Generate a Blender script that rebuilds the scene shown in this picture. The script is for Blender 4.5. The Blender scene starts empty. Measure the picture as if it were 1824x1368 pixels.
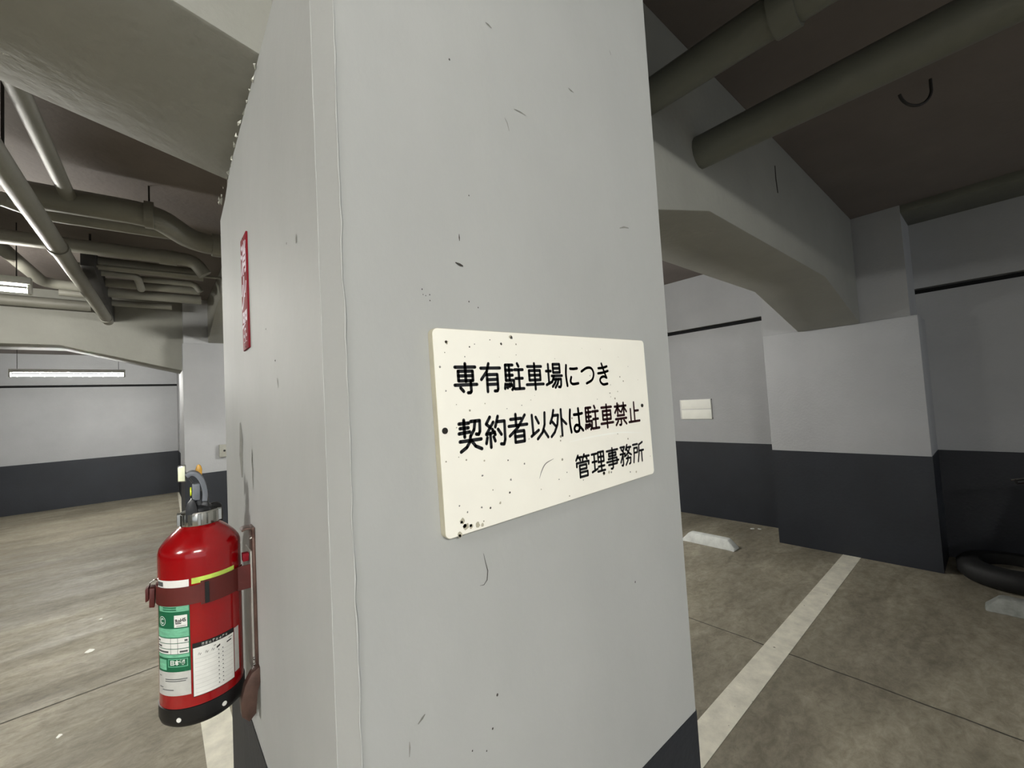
import bpy, bmesh, math, random
from mathutils import Vector, Matrix
random.seed(7)
D = bpy.data
S = bpy.context.scene
COL = S.collection
PI = math.pi

# ------------------------------------------------------------------ camera
CAM_H = 1.75
cd = D.cameras.new('camera'); cam = D.objects.new('camera', cd); COL.objects.link(cam)
cd.sensor_fit = 'HORIZONTAL'; cd.sensor_width = 36.0
cd.lens = 36.0 * 745.624 / 1824.0
cd.clip_start = 0.02; cd.clip_end = 100
yaw, pitch, roll = math.radians(40.71498), math.radians(2.61077), math.radians(-3.27052)
f = Vector((math.sin(yaw)*math.cos(pitch), math.cos(yaw)*math.cos(pitch), math.sin(pitch)))
r0 = Vector((math.cos(yaw), -math.sin(yaw), 0)); u0 = r0.cross(f)
rr = r0*math.cos(roll) + u0*math.sin(roll); uu = u0*math.cos(roll) - r0*math.sin(roll)
M = Matrix((rr, uu, -f)).transposed().to_4x4(); M.translation = (0, 0, CAM_H)
cam.matrix_world = M
S.camera = cam

# ------------------------------------------------------------------ world, exposure (added daylight fill enters at the open rear; lamps give the rest)
w = D.worlds.new('world'); S.world = w; w.use_nodes = True
bg = w.node_tree.nodes.get('Background') or w.node_tree.nodes.new('ShaderNodeBackground')
bg.inputs[0].default_value = (0.75, 0.8, 0.85, 1); bg.inputs[1].default_value = 0.36
S.view_settings.view_transform = 'Standard'; S.view_settings.look = 'None'
S.view_settings.gamma = 1.0; S.view_settings.use_curve_mapping = False
S.view_settings.exposure = 1.65
LAMP = 225.0

# ------------------------------------------------------------------ materials
def srgb(c):
    return tuple((x/12.92 if x <= .04045 else ((x+.055)/1.055)**2.4) for x in c)
MATS = {}
def mat(name, col, rough=.6, metal=0, var=.0, vscale=4, stretch=(1, 1, 1), bump=0, bscale=80, spec=.5,
        specks=0, sscale=60, scol=(.1, .1, .09), coat=0):
    """paint-like procedural material: base colour with noise variation, specks, fine bump"""
    m = D.materials.new(name); m.use_nodes = True; n = m.node_tree.nodes; l = m.node_tree.links
    b = n['Principled BSDF']; c = (*srgb(col), 1)
    b.inputs['Base Color'].default_value = c
    b.inputs['Roughness'].default_value = rough; b.inputs['Metallic'].default_value = metal
    b.inputs['Specular IOR Level'].default_value = spec
    b.inputs['Coat Weight'].default_value = coat
    tc = n.new('ShaderNodeTexCoord'); mp = n.new('ShaderNodeMapping'); mp.inputs['Scale'].default_value = stretch
    l.new(tc.outputs['Object'], mp.inputs[0])
    last = None
    if var:
        t = n.new('ShaderNodeTexNoise'); t.inputs['Scale'].default_value = vscale
        t.inputs['Detail'].default_value = 8; t.inputs['Roughness'].default_value = .62
        l.new(mp.outputs[0], t.inputs['Vector'])
        cr = n.new('ShaderNodeValToRGB'); e = cr.color_ramp.elements
        lo = srgb([max(0, x*(1-var)) for x in col]); hi = srgb([min(1, x*(1+var)) for x in col])
        e[0].position = .3; e[0].color = (*lo, 1); e[1].position = .7; e[1].color = (*hi, 1)
        l.new(t.outputs['Fac'], cr.inputs[0]); last = cr.outputs[0]
    if specks:
        v = n.new('ShaderNodeTexVoronoi'); v.inputs['Scale'].default_value = sscale
        l.new(tc.outputs['Object'], v.inputs['Vector'])
        t2 = n.new('ShaderNodeTexNoise'); t2.inputs['Scale'].default_value = sscale*.12
        t2.inputs['Detail'].default_value = 3
        l.new(tc.outputs['Object'], t2.inputs['Vector'])
        # a cell holds a speck only where its random colour and the cluster noise allow it
        sx = n.new('ShaderNodeSeparateColor'); l.new(v.outputs['Color'], sx.inputs[0])
        mul = n.new('ShaderNodeMath'); mul.operation = 'MULTIPLY'; l.new(sx.outputs[0], mul.inputs[0]); l.new(t2.outputs['Fac'], mul.inputs[1])
        sz = n.new('ShaderNodeMapRange'); sz.inputs[1].default_value = .5-.25*specks; sz.inputs[2].default_value = .72
        sz.inputs[3].default_value = 0; sz.inputs[4].default_value = .34
        l.new(mul.outputs[0], sz.inputs[0])
        lt = n.new('ShaderNodeMath'); lt.operation = 'LESS_THAN'; l.new(v.outputs['Distance'], lt.inputs[0]); l.new(sz.outputs[0], lt.inputs[1])
        mx = n.new('ShaderNodeMix'); mx.data_type = 'RGBA'
        l.new(lt.outputs[0], mx.inputs[0])
        if last: l.new(last, mx.inputs[6])
        else: mx.inputs[6].default_value = c
        mx.inputs[7].default_value = (*srgb(scol), 1)
        last = mx.outputs[2]
    if last: l.new(last, b.inputs['Base Color'])
    if bump:
        t3 = n.new('ShaderNodeTexNoise'); t3.inputs['Scale'].default_value = bscale; t3.inputs['Detail'].default_value = 4
        l.new(mp.outputs[0], t3.inputs['Vector'])
        bp = n.new('ShaderNodeBump'); bp.inputs['Strength'].default_value = bump; bp.inputs['Distance'].default_value = .01
        l.new(t3.outputs['Fac'], bp.inputs['Height']); l.new(bp.outputs[0], b.inputs['Normal'])
    MATS[name] = m
    return m
def glow(name, col, strength):
    m = D.materials.new(name); m.use_nodes = True; n = m.node_tree.nodes; l = m.node_tree.links
    for x in list(n):
        if x.type == 'BSDF_PRINCIPLED': n.remove(x)
    e = n.new('ShaderNodeEmission'); e.inputs[0].default_value = (*col, 1); e.inputs[1].default_value = strength
    l.new(e.outputs[0], [x for x in n if x.type == 'OUTPUT_MATERIAL'][0].inputs[0])
    MATS[name] = m; return m

def floor_material():
    m = D.materials.new('worn_concrete'); m.use_nodes = True; n = m.node_tree.nodes; l = m.node_tree.links
    b = n['Principled BSDF']; tc = n.new('ShaderNodeTexCoord')
    def noise(scale, stretch, detail=8, rough=.65, dist=0):
        mp = n.new('ShaderNodeMapping'); mp.inputs['Scale'].default_value = stretch; mp.inputs['Rotation'].default_value = (0, 0, .12)
        l.new(tc.outputs['Object'], mp.inputs[0])
        t = n.new('ShaderNodeTexNoise'); t.inputs['Scale'].default_value = scale; t.inputs['Detail'].default_value = detail
        t.inputs['Roughness'].default_value = rough; t.inputs['Distortion'].default_value = dist
        l.new(mp.outputs[0], t.inputs['Vector']); return t.outputs['Fac']
    def ramp(fac, a, ca, c_, cc):
        r = n.new('ShaderNodeValToRGB'); e = r.color_ramp.elements
        e[0].position = a; e[0].color = (*srgb(ca), 1); e[1].position = c_; e[1].color = (*srgb(cc), 1)
        l.new(fac, r.inputs[0]); return r.outputs[0]
    big = ramp(noise(.9, (.55, 1.2, 1), 6, .6, .8), .32, (.535, .51, .448), .68, (.715, .688, .612))
    streak = ramp(noise(2.6, (.55, 1.35, 1), 10, .72, 1.1), .34, (.78, .77, .75), .66, (1, 1, 1))
    mx = n.new('ShaderNodeMix'); mx.data_type = 'RGBA'; mx.blend_type = 'MULTIPLY'; mx.inputs[0].default_value = .8
    l.new(big, mx.inputs[6]); l.new(streak, mx.inputs[7])
    spot = ramp(noise(17, (.7, 1.1, 1), 7, .75, .5), .36, (.76, .75, .73), .62, (1, 1, 1))
    mx2 = n.new('ShaderNodeMix'); mx2.data_type = 'RGBA'; mx2.blend_type = 'MULTIPLY'; mx2.inputs[0].default_value = .75
    l.new(mx.outputs[2], mx2.inputs[6]); l.new(spot, mx2.inputs[7])
    l.new(mx2.outputs[2], b.inputs['Base Color'])
    rg = n.new('ShaderNodeMapRange'); rg.inputs[1].default_value = .3; rg.inputs[2].default_value = .7
    rg.inputs[3].default_value = .42; rg.inputs[4].default_value = .75
    l.new(noise(2.4, (.4, 1.5, 1), 6), rg.inputs[0]); l.new(rg.outputs[0], b.inputs['Roughness'])
    bp = n.new('ShaderNodeBump'); bp.inputs['Strength'].default_value = .25; bp.inputs['Distance'].default_value = .01
    l.new(noise(40, (.6, 1, 1), 6), bp.inputs['Height']); l.new(bp.outputs[0], b.inputs['Normal'])
    MATS['floor'] = m
floor_material()
mat('pillar_paint', (.672, .678, .668), .62, var=.03, vscale=2.2, stretch=(1, 1, .6), bump=.06, bscale=60, spec=.18)
mat('wall_paint', (.655, .66, .665), .62, var=.035, vscale=1.3, bump=.18, bscale=45)
mat('beam_paint', (.60, .60, .57), .6, var=.04, vscale=1.6, bump=.2, bscale=30)
mat('ceiling_paint', (.45, .42, .405), .8, var=.06, vscale=1.2, bump=.3, bscale=30)
mat('band_paint', (.115, .13, .158), .55, var=.10, vscale=2.0, bump=.15, bscale=40)
mat('gap_dark', (.10, .10, .10), .9, var=.1)
mat('white_line', (.86, .845, .78), .6, var=.08, vscale=9, bump=.2, bscale=60, specks=.25, sscale=30, scol=(.55, .53, .47))
mat('joint_dark', (.26, .25, .22), .9, var=.15, vscale=20)
mat('pipe_paint', (.50, .495, .46), .5, var=.06, vscale=3, bump=.08)
mat('duct_paint', (.43, .435, .40), .5, var=.06, vscale=3, bump=.08)
mat('dark_steel', (.20, .195, .19), .6, metal=.3, var=.15, vscale=8)
mat('lamp_white', (.86, .87, .85), .4, var=.02)
mat('sign_white', (.975, .965, .92), .35, var=.012, vscale=7, specks=.62, sscale=95, scol=(.60, .58, .51), bump=.03)
mat('sign_edge', (.72, .70, .62), .5, var=.06, vscale=20)
mat('letter_black', (.055, .06, .075), .45, var=.1, vscale=30)
mat('letter_faded', (.165, .045, .06), .45, var=.2, vscale=30)
mat('screw_dark', (.16, .15, .13), .5, metal=.4, var=.1, vscale=60)
mat('scuff', (.50, .50, .475), .8, var=.12, vscale=40)
mat('scuff_dark', (.22, .21, .19), .8, var=.2, vscale=60)
mat('plaster_chip', (.82, .82, .78), .8, var=.05, vscale=40)
mat('red_gloss', (.545, .012, .035), .18, var=.02, vscale=3, coat=.4)
mat('black_rubber', (.035, .035, .045), .45, var=.15, vscale=12)
mat('strap_red', (.315, .088, .07), .5, var=.10, vscale=14, bump=.05)
mat('bracket_metal', (.36, .28, .25), .42, metal=.55, var=.2, vscale=20)
mat('bracket_pale', (.62, .615, .585), .5, var=.06, vscale=12)
mat('chrome', (.72, .72, .70), .22, metal=1, var=.05, vscale=12)
mat('valve_grey', (.16, .165, .175), .4, metal=.25, var=.08, vscale=20)
mat('grip_grey', (.40, .42, .45), .5, var=.05, vscale=20)
mat('gauge_yellow', (.87, .93, .2), .4, var=.04, vscale=30)
mat('pin_yellow', (.80, .60, .20), .4, var=.08, vscale=30)
mat('tag_pale', (.93, .95, .82), .5, var=.04, vscale=30)
mat('label_green', (.02, .36, .23), .45, var=.05, vscale=30)
mat('label_green_pale', (.42, .68, .55), .45, var=.14, vscale=60, stretch=(1, 1, 4))
mat('label_white', (.87, .87, .85), .45, var=.03, vscale=30)
mat('label_grey', (.72, .72, .70), .45, var=.05, vscale=40)
mat('label_black', (.06, .06, .06), .45, var=.1, vscale=30)
mat('label_ink', (.30, .31, .31), .5, var=.1, vscale=60)
mat('label_yellow', (.72, .82, .35), .45, var=.12, vscale=50)
mat('plate_red', (.47, .07, .12), .65, var=.05, vscale=20, spec=.15)
mat('plate_white', (.85, .80, .84), .7, var=.05, vscale=40)
mat('concrete_block', (.84, .85, .83), .8, var=.07, vscale=12, bump=.3, bscale=60)
mat('concrete_old', (.52, .53, .51), .85, var=.12, vscale=14, bump=.4, bscale=60)
mat('tyre', (.05, .05, .05), .7, var=.15, vscale=25)
mat('rim_dusty', (.50, .48, .43), .6, metal=.3, var=.15, vscale=30)
mat('bike_red', (.42, .035, .05), .25, var=.05, vscale=4, coat=.4)
mat('bike_black', (.06, .06, .06), .5, var=.1, vscale=10)
mat('box_grey', (.62, .62, .58), .5, var=.05, vscale=20)
mat('paper_white', (.985, .985, .95), .6, var=.015, vscale=10)
mat('tail_red', (.45, .03, .03), .2, var=.05)
mat('lens_clear', (.8, .8, .8), .15, var=.03)
TUBE = glow('lamp_tube', (1.0, .99, .95), LAMP)
TUBE_OLD = glow('lamp_tube_aged', (1.0, .975, .90), LAMP*.45)
TUBE_DIM = glow('lamp_tube_worn', (1.0, .985, .93), LAMP*.85)
TUBE_FULL = glow('lamp_tube_full', (1.0, .99, .95), LAMP*1.2)
TUBE_NEW = glow('lamp_tube_fresh', (1.0, .99, .94), LAMP*.66)

# ------------------------------------------------------------------ geometry helpers
class MB:
    def __init__(s): s.v = []; s.f = []
    def box(s, x0, x1, y0, y1, z0, z1):
        b = len(s.v)
        s.v += [(x, y, z) for z in (z0, z1) for x, y in ((x0, y0), (x1, y0), (x1, y1), (x0, y1))]
        s.f += [tuple(b+i for i in q) for q in ((3, 2, 1, 0), (4, 5, 6, 7), (0, 1, 5, 4), (1, 2, 6, 5), (2, 3, 7, 6), (3, 0, 4, 7))]
        return s
    def prism(s, pts, z0, z1):
        """footprint pts (x,y) ccw; z0/z1 scalar or list per vertex"""
        n = len(pts); b = len(s.v)
        zz0 = z0 if isinstance(z0, (list, tuple)) else [z0]*n; zz1 = z1 if isinstance(z1, (list, tuple)) else [z1]*n
        s.v += [(p[0], p[1], z) for p, z in zip(pts, zz0)] + [(p[0], p[1], z) for p, z in zip(pts, zz1)]
        s.f.append(tuple(b+i for i in reversed(range(n)))); s.f.append(tuple(b+n+i for i in range(n)))
        for i in range(n):
            j = (i+1) % n; s.f.append((b+i, b+j, b+n+j, b+n+i))
        return s
    def extrude(s, pts, fn, t0, t1):
        """profile pts (a,b) mapped by fn(a,b,t)"""
        n = len(pts); b = len(s.v)
        s.v += [fn(a, c, t0) for a, c in pts] + [fn(a, c, t1) for a, c in pts]
        s.f.append(tuple(b+i for i in reversed(range(n)))); s.f.append(tuple(b+n+i for i in range(n)))
        for i in range(n):
            j = (i+1) % n; s.f.append((b+i, b+j, b+n+j, b+n+i))
        return s
    def lathe(s, prof, c=(0, 0), seg=40, cap=True):
        b = len(s.v); n = len(prof)
        for k in range(seg):
            a = 2*PI*k/seg
            s.v += [(c[0]+r*math.cos(a), c[1]+r*math.sin(a), z) for r, z in prof]
        for k in range(seg):
            k2 = (k+1) % seg
            for i in range(n-1):
                s.f.append((b+k*n+i, b+k2*n+i, b+k2*n+i+1, b+k*n+i+1))
        if cap:
            s.f.append(tuple(b+k*n for k in reversed(range(seg)))); s.f.append(tuple(b+k*n+n-1 for k in range(seg)))
        return s
    def tube(s, path, r, seg=12, cap=True, closed=False):
        pts = [Vector(p) for p in path]; n = len(pts); b = len(s.v)
        rads = r if isinstance(r, (list, tuple)) else [r]*n
        prev = None; frames = []
        for i in range(n):
            if closed: t = (pts[(i+1) % n]-pts[i-1]).normalized()
            else: t = (pts[min(i+1, n-1)]-pts[max(i-1, 0)]).normalized()
            if prev is None:
                a = Vector((0, 0, 1)) if abs(t.z) < .9 else Vector((1, 0, 0))
                x = t.cross(a).normalized()
            else: x = (prev - t*prev.dot(t)).normalized()
            prev = x; frames.append((x, t.cross(x)))
        for i, (x, y) in enumerate(frames):
            for k in range(seg):
                a = 2*PI*k/seg
                s.v.append(tuple(pts[i] + (x*math.cos(a)+y*math.sin(a))*rads[i]))
        for i in range(n if closed else n-1):
            i2 = (i+1) % n
            for k in range(seg):
                k2 = (k+1) % seg
                s.f.append((b+i*seg+k, b+i*seg+k2, b+i2*seg+k2, b+i2*seg+k))
        if cap and not closed:
            s.f.append(tuple(b+k for k in reversed(range(seg)))); s.f.append(tuple(b+(n-1)*seg+k for k in range(seg)))
        return s
    def loft(s, rings, cap=True):
        b = len(s.v); m = len(rings[0])
        for rg in rings: s.v += [tuple(p) for p in rg]
        for i in range(len(rings)-1):
            for k in range(m):
                k2 = (k+1) % m; s.f.append((b+i*m+k, b+i*m+k2, b+(i+1)*m+k2, b+(i+1)*m+k))
        if cap:
            s.f.append(tuple(b+k for k in reversed(range(m)))); s.f.append(tuple(b+(len(rings)-1)*m+k for k in range(m)))
        return s
    def build(s, name, m, parent=None, bevel=0, smooth=0, bseg=2):
        me = D.meshes.new(name); me.from_pydata([tuple(v) for v in s.v], [], s.f); me.update()
        bm = bmesh.new(); bm.from_mesh(me)
        bmesh.ops.recalc_face_normals(bm, faces=bm.faces)
        if bevel:
            ed = [e for e in bm.edges if len(e.link_faces) == 2 and e.calc_face_angle(0) > math.radians(25)]
            bmesh.ops.bevel(bm, geom=ed, offset=bevel, segments=bseg, affect='EDGES', profile=.5)
        bm.to_mesh(me); bm.free()
        if smooth or bevel:
            for p in me.polygons: p.use_smooth = True
            me.set_sharp_from_angle(angle=math.radians(smooth or 35))
        me.materials.append(MATS[m] if isinstance(m, str) else m)
        o = D.objects.new(name, me); COL.objects.link(o)
        if parent is not None: o.parent = parent
        return o
def empty(name, loc=(0, 0, 0), rot=(0, 0, 0)):
    o = D.objects.new(name, None); COL.objects.link(o); o.location = loc; o.rotation_euler = rot
    o.empty_display_size = .1
    return o
def tag(o, label, cat, group=None, kind=None):
    if label: o['label'] = label
    if cat: o['category'] = cat
    if group: o['group'] = group
    if kind: o['kind'] = kind
    return o
def struct(o, label=None):
    o['kind'] = 'structure'
    if label: o['label'] = label
    return o
def copy_thing(root, label):
    r = root.copy(); COL.objects.link(r); r['label'] = label
    for ch in list(root.children):
        c = ch.copy(); COL.objects.link(c); c.parent = r
        for g in list(ch.children):
            d = g.copy(); COL.objects.link(d); d.parent = c
    return r
def fillet(path, rad=.1, n=6):
    pts = [Vector(p) for p in path]; out = [pts[0]]
    for i in range(1, len(pts)-1):
        a = (pts[i-1]-pts[i]); c = (pts[i+1]-pts[i]); t = min(rad, a.length*.45, c.length*.45)
        p0 = pts[i]+a.normalized()*t; p1 = pts[i]+c.normalized()*t
        for k in range(n+1):
            q = k/n; out.append((1-q)**2*p0 + 2*q*(1-q)*pts[i] + q*q*p1)
    out.append(pts[-1]); return out

# ------------------------------------------------------------------ the setting
ZC = 3.41                        # ceiling
XW, YB = 5.924, 13.634           # right wall, back wall
XL, YR = -8.0, -7.0              # left wall and open rear end, out of the picture
BAND = 1.046                     # top of the dark band
floor = struct(MB().box(XL-.3, XW+.4, YR-.3, YB+.4, -.2, 0).build('floor', 'floor'), 'worn tan concrete garage floor with pale streaks')
struct(MB().box(XL-.3, XW+.4, YR-.3, YB+.4, ZC, ZC+.2).build('ceiling', 'ceiling_paint'), 'dark painted concrete ceiling')
def wall_x(name, x0, x1, y0, y1, xin, label):
    m = MB().box(x0, x1, y0, y1, 0, 2.622).box(x0, x1, y0, y1, 2.678, ZC)
    w = struct(m.build(name, 'wall_paint'), label)
    xa, xb = (x0+.12, x1) if xin == x0 else (x0, x1-.12)
    MB().box(xa, xb, y0, y1, 2.60, 2.70).build('shadow_gap', 'gap_dark', w)
    return w
def wall_y(name, y0, y1, x0, x1, yin, label):
    m = MB().box(x0, x1, y0, y1, 0, 2.675).box(x0, x1, y0, y1, 2.725, ZC)
    w = struct(m.build(name, 'wall_paint'), label)
    ya, yb = (y0+.12, y1) if yin == y0 else (y0, y1-.12)
    MB().box(x0, x1, ya, yb, 2.66, 2.74).build('shadow_gap', 'gap_dark', w)
    return w
wall_x('wall_right', XW, XW+.3, YR, YB+.3, XW, 'grey painted wall right of the pillar with a dark shadow gap')
wall_y('wall_back', YB, YB+.3, XL, XW, YB, 'grey painted far wall behind the hanging lamp')
wall_x('wall_left', XL-.3, XL, YR, YB+.3, XL, 'grey wall on the left side of the garage')
E_ = .004
struct(MB().box(XW-E_, XW+.02, YR, .47, 0, BAND).box(XW-E_, XW+.02, 1.75, YB, 0, BAND).build('baseboard_right', 'band_paint'), 'dark slate band along the right wall')
struct(MB().box(XL, .47, YB-E_, YB+.02, 0, BAND-.01).box(1.2, XW, YB-E_, YB+.02, 0, BAND-.01).build('baseboard_back', 'band_paint'), 'dark slate band along the far wall')
struct(MB().box(XL-.02, XL+E_, YR, YB, 0, BAND).build('baseboard_left', 'band_paint'), 'dark slate band along the left wall')

# floor joints: narrow dark saw cuts in the slab
def joint(pts, wd, nm='floor_joint'):
    m = MB(); n = len(pts)
    for i, (x, y) in enumerate(pts):
        a = Vector(pts[max(i-1, 0)]); b = Vector(pts[min(i+1, n-1)]); t = (b-a).normalized(); q = Vector((-t.y, t.x))*wd/2
        m.v += [(x+q.x, y+q.y, .0012), (x-q.x, y-q.y, .0012)]
    m.f = [(2*i, 2*i+1, 2*i+3, 2*i+2) for i in range(n-1)]
    return m.build(nm, 'joint_dark', floor)
joint([(XL, 3.63), (-3, 3.90), (-.723, 4.051), (.014, 4.101), (2.2, 4.24), (XW, 4.48)], .010)
def wob(p0, p1, n, amp):
    out = []
    for i in range(n+1):
        t = i/n; out.append((p0[0]+(p1[0]-p0[0])*t+random.uniform(-amp, amp), p0[1]+(p1[1]-p0[1])*t))
    return out
joint(wob((3.155, 1.25), (3.10, -2.5), 26, .006), .011)
joint(wob((3.12, 6.5), (3.155, 1.25), 20, .006), .008)
joint([(4.93, 1.115), (5.20, 1.105)], .012, 'floor_crack')
joint([(2.10, 1.065), (2.36, 1.09)], .012, 'floor_crack')

# ------------------------------------------------------------------ pillar (steel-jacketed column with the sign)
pillar = empty('pillar', (0, 0, 0))
struct(tag(pillar, 'large grey painted pillar in the foreground carrying the white sign', 'pillar'))
FP = [(.171, .491), (.905, .491), (.912, .498), (.912, 1.545), (.168, 1.545), (.1645, 1.40), (.160, 1.26), (.160, .541)]
MB().prism(FP, 0, [3.0, 3.0, 3.0, 2.41, 2.37, 2.375, 2.40, 2.45]).build('jacket', 'pillar_paint', pillar)
MB().box(.185, .895, .52, 1.52, 2.3, ZC).build('upper_shaft', 'beam_paint', pillar)
def offset(fp, d):
    cx = sum(p[0] for p in fp)/len(fp); cy = sum(p[1] for p in fp)/len(fp)
    return [(x+(d if x > cx else -d), y+(d if y > cy else -d)) for x, y in fp]
MB().prism(offset(FP, .0015), 0, [1.055, 1.046, 1.046, 1.046, 1.06, 1.065, 1.075, 1.065]).build('painted_band', 'band_paint', pillar)
# caulk beads on both sides of the corner strip, and hand-made wear marks at their places
def front(x, z, d=.0): return (x, .491-d, z)
def strip(name, pts, wd, mt, plane='front', lift=.0006, parent=pillar, taper=True):
    """thin ribbon lying on the pillar: front face (x,z) or left face (y,z)"""
    m = MB(); n = len(pts)
    for i, p in enumerate(pts):
        a = Vector(pts[max(i-1, 0)]); b = Vector(pts[min(i+1, n-1)]); t = (b-a).normalized()
        w_ = wd*(math.sin(PI*(i+.35)/(n-.3)) if taper else 1)/2
        q = Vector((-t.y, t.x))*max(w_, wd*.1)
        for s_ in (1, -1):
            a_, z_ = p[0]+s_*q.x, p[1]+s_*q.y
            m.v.append((a_, .491-lift, z_) if plane == 'front' else (.160-lift, a_, z_))
    m.f = [(2*i, 2*i+1, 2*i+3, 2*i+2) for i in range(n-1)]
    return m.build(name, mt, parent)
random.seed(3)
bead = [(.171+random.uniform(-.0012, .0012), .491-.0005, 1.06+1.37*i/60) for i in range(61)]
MB().tube(bead, [.0011+random.uniform(-.0005, .0006) for _ in bead], 6).build('caulk_bead', 'pillar_paint', pillar, smooth=60)
bead2 = [(.160, .541+random.uniform(-.0008, .0008), 1.09+1.33*i/60) for i in range(61)]
MB().tube(bead2, [.0007+random.uniform(-.0003, .0003) for _ in bead2], 6).build('caulk_bead', 'pillar_paint', pillar, smooth=60)
for pts, wd, mt in [
    ([(.410, 2.357), (.416, 2.356), (.422, 2.354)], .003, 'scuff'), ([(.605, 2.339), (.612, 2.337), (.620, 2.337)], .003, 'scuff'),
    ([(.461, 2.236), (.474, 2.237), (.488, 2.236)], .002, 'scuff'), ([(.439, 2.212), (.444, 2.205), (.447, 2.193)], .002, 'scuff'),
    ([(.741, 2.100), (.758, 2.106), (.775, 2.108)], .004, 'scuff'), ([(.749, 2.489), (.752, 2.485), (.754, 2.480)], .002, 'scuff'),
    ([(.338, 1.997), (.338, 1.992), (.338, 1.987)], .002, 'scuff_dark'), ([(.329, 1.954), (.337, 1.952), (.342, 1.951)], .004, 'scuff_dark'),
    ([(.351, 1.541), (.354, 1.527), (.357, 1.515), (.355, 1.503), (.349, 1.498), (.342, 1.499)], .0014, 'scuff_dark'),
    ([(.240, 1.366), (.246, 1.370), (.250, 1.373)], .003, 'scuff'), ([(.228, 1.352), (.228, 1.345), (.227, 1.335)], .002, 'scuff')]:
    strip('scuff_mark', pts, wd, mt)
for x, z, r in [(.337, 2.258, .0016), (.359, 2.060, .001), (.274, 1.908, .0010), (.275, 1.901, .0007), (.279, 1.900, .0007), (.285, 1.902, .0009),
                (.285, 1.894, .0009), (.349, 1.900, .0011), (.365, 1.893, .0010), (.710, 1.388, .0018), (.362, 1.342, .0018), (.351, 1.302, .0014),
                (.316, 1.292, .0011), (.339, 1.279, .0011)]:
    m = MB(); n = 7
    m.v = [(x+r*math.cos(2*PI*k/n)*random.uniform(.8, 1.1), .4904, z+r*1.2*math.sin(2*PI*k/n)) for k in range(n)]; m.f = [tuple(range(n))]
    m.build('dirt_speck', 'scuff_dark', pillar)
for pts, wd, mt in [([(.641, 2.010), (.642, 2.004), (.643, 1.997)], .006, 'scuff'), ([(.797, 1.846), (.800, 1.845), (.803, 1.846)], .004, 'scuff_dark'),
                    ([(.790, 1.815), (.787, 1.808), (.784, 1.798)], .004, 'scuff'), ([(.695, 2.016), (.697, 2.014), (.700, 2.016)], .004, 'scuff'),
                    ([(.866, 1.912), (.868, 1.911), (.870, 1.912)], .004, 'scuff_dark'),
                    ([(1.050, 1.683), (1.046, 1.672), (1.052, 1.655), (1.045, 1.640), (1.049, 1.622), (1.046, 1.598)], .013, 'scuff'),
                    ([(1.20, 1.74), (1.19, 1.70), (1.20, 1.66), (1.19, 1.61)], .05, 'scuff'),
                    ([(1.048, 1.676), (1.049, 1.666), (1.047, 1.655)], .006, 'scuff_dark')]:
    strip('scuff_mark', pts, wd, mt, 'left')
# crumbled plaster where the beam sits on the jacket
for k in range(16):
    y = .87+k*.041+random.uniform(-.012, .012); s_ = random.uniform(.004, .011)
    m = MB(); c = Vector((.158, y, 2.437-.045*(y-.5)+random.uniform(-.006, .006)))
    m.v = [tuple(c+Vector((random.uniform(-1, 1)*s_*.6, random.uniform(-1, 1)*s_*1.6, random.uniform(-1, 1)*s_))) for _ in range(6)]
    m.f = [(0, 1, 2), (0, 2, 3), (0, 3, 4), (0, 4, 5), (1, 2, 5), (2, 3, 4), (2, 4, 5), (0, 5, 1)]
    m.build('plaster_chip', 'plaster_chip', pillar)

# ------------------------------------------------------------------ beams
def beam(prof, y0, y1, label, mt='beam_paint'):
    o = MB().extrude(prof, lambda a, c, t: (a, t, c), y0, y1).build('beam', mt, bevel=.008)
    return struct(tag(o, label, 'beam'))
beam([(.895, ZC), (.912, 2.34), (2.08, 2.632), (4.18, 2.632), (5.36, 2.345), (5.36, ZC)], .862, 1.395, 'haunched grey beam running from the pillar to the right wall column')
beam([(.20, ZC), (.20, 2.424), (-.70, 2.632), (XL, 2.632), (XL, ZC)], .862, 1.395, 'grey beam overhead at upper left, sloping down onto the pillar')
beam([(.33, ZC), (.33, 2.445), (-.83, 2.747), (XL, 2.747), (XL, ZC)], 7.25, 7.78, 'haunched grey beam behind the pipes, ending at the far column')
beam([(1.04, ZC), (1.04, 2.445), (2.2, 2.747), (XW, 2.747), (XW, ZC)], 7.25, 7.78, 'grey beam right of the far column, hidden behind the pillar')
def ybeam(prof, x0, x1, label):
    o = MB().extrude(prof, lambda a, c, t: (t, a, c), x0, x1).build('beam', 'beam_paint', bevel=.008)
    return struct(tag(o, label, 'beam'))
ybeam([(1.50, ZC), (1.50, 3.10), (6.0, 3.10), (7.05, 2.815), (7.05, ZC)], .59, .90, 'grey beam with a haunch meeting the front of the far column')
ybeam([(YR, ZC), (YR, 2.80), (.53, 2.80), (.53, ZC)], .30, .80, 'grey beam over the camera in front of the pillar')
o = MB().box(5.40, XW+.01, YR, .52, 3.34, ZC+.01).build('beam', 'duct_paint', bevel=.01)
struct(tag(o, 'shallow grey beam along the top of the right wall', 'beam'))
MB().tube([(3.13, .8615, 3.21), (3.125, .861, 3.12), (3.14, .8615, 3.03)], .004, 5).build('surface_crack', 'scuff_dark', bpy.data.objects['beam'])

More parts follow.
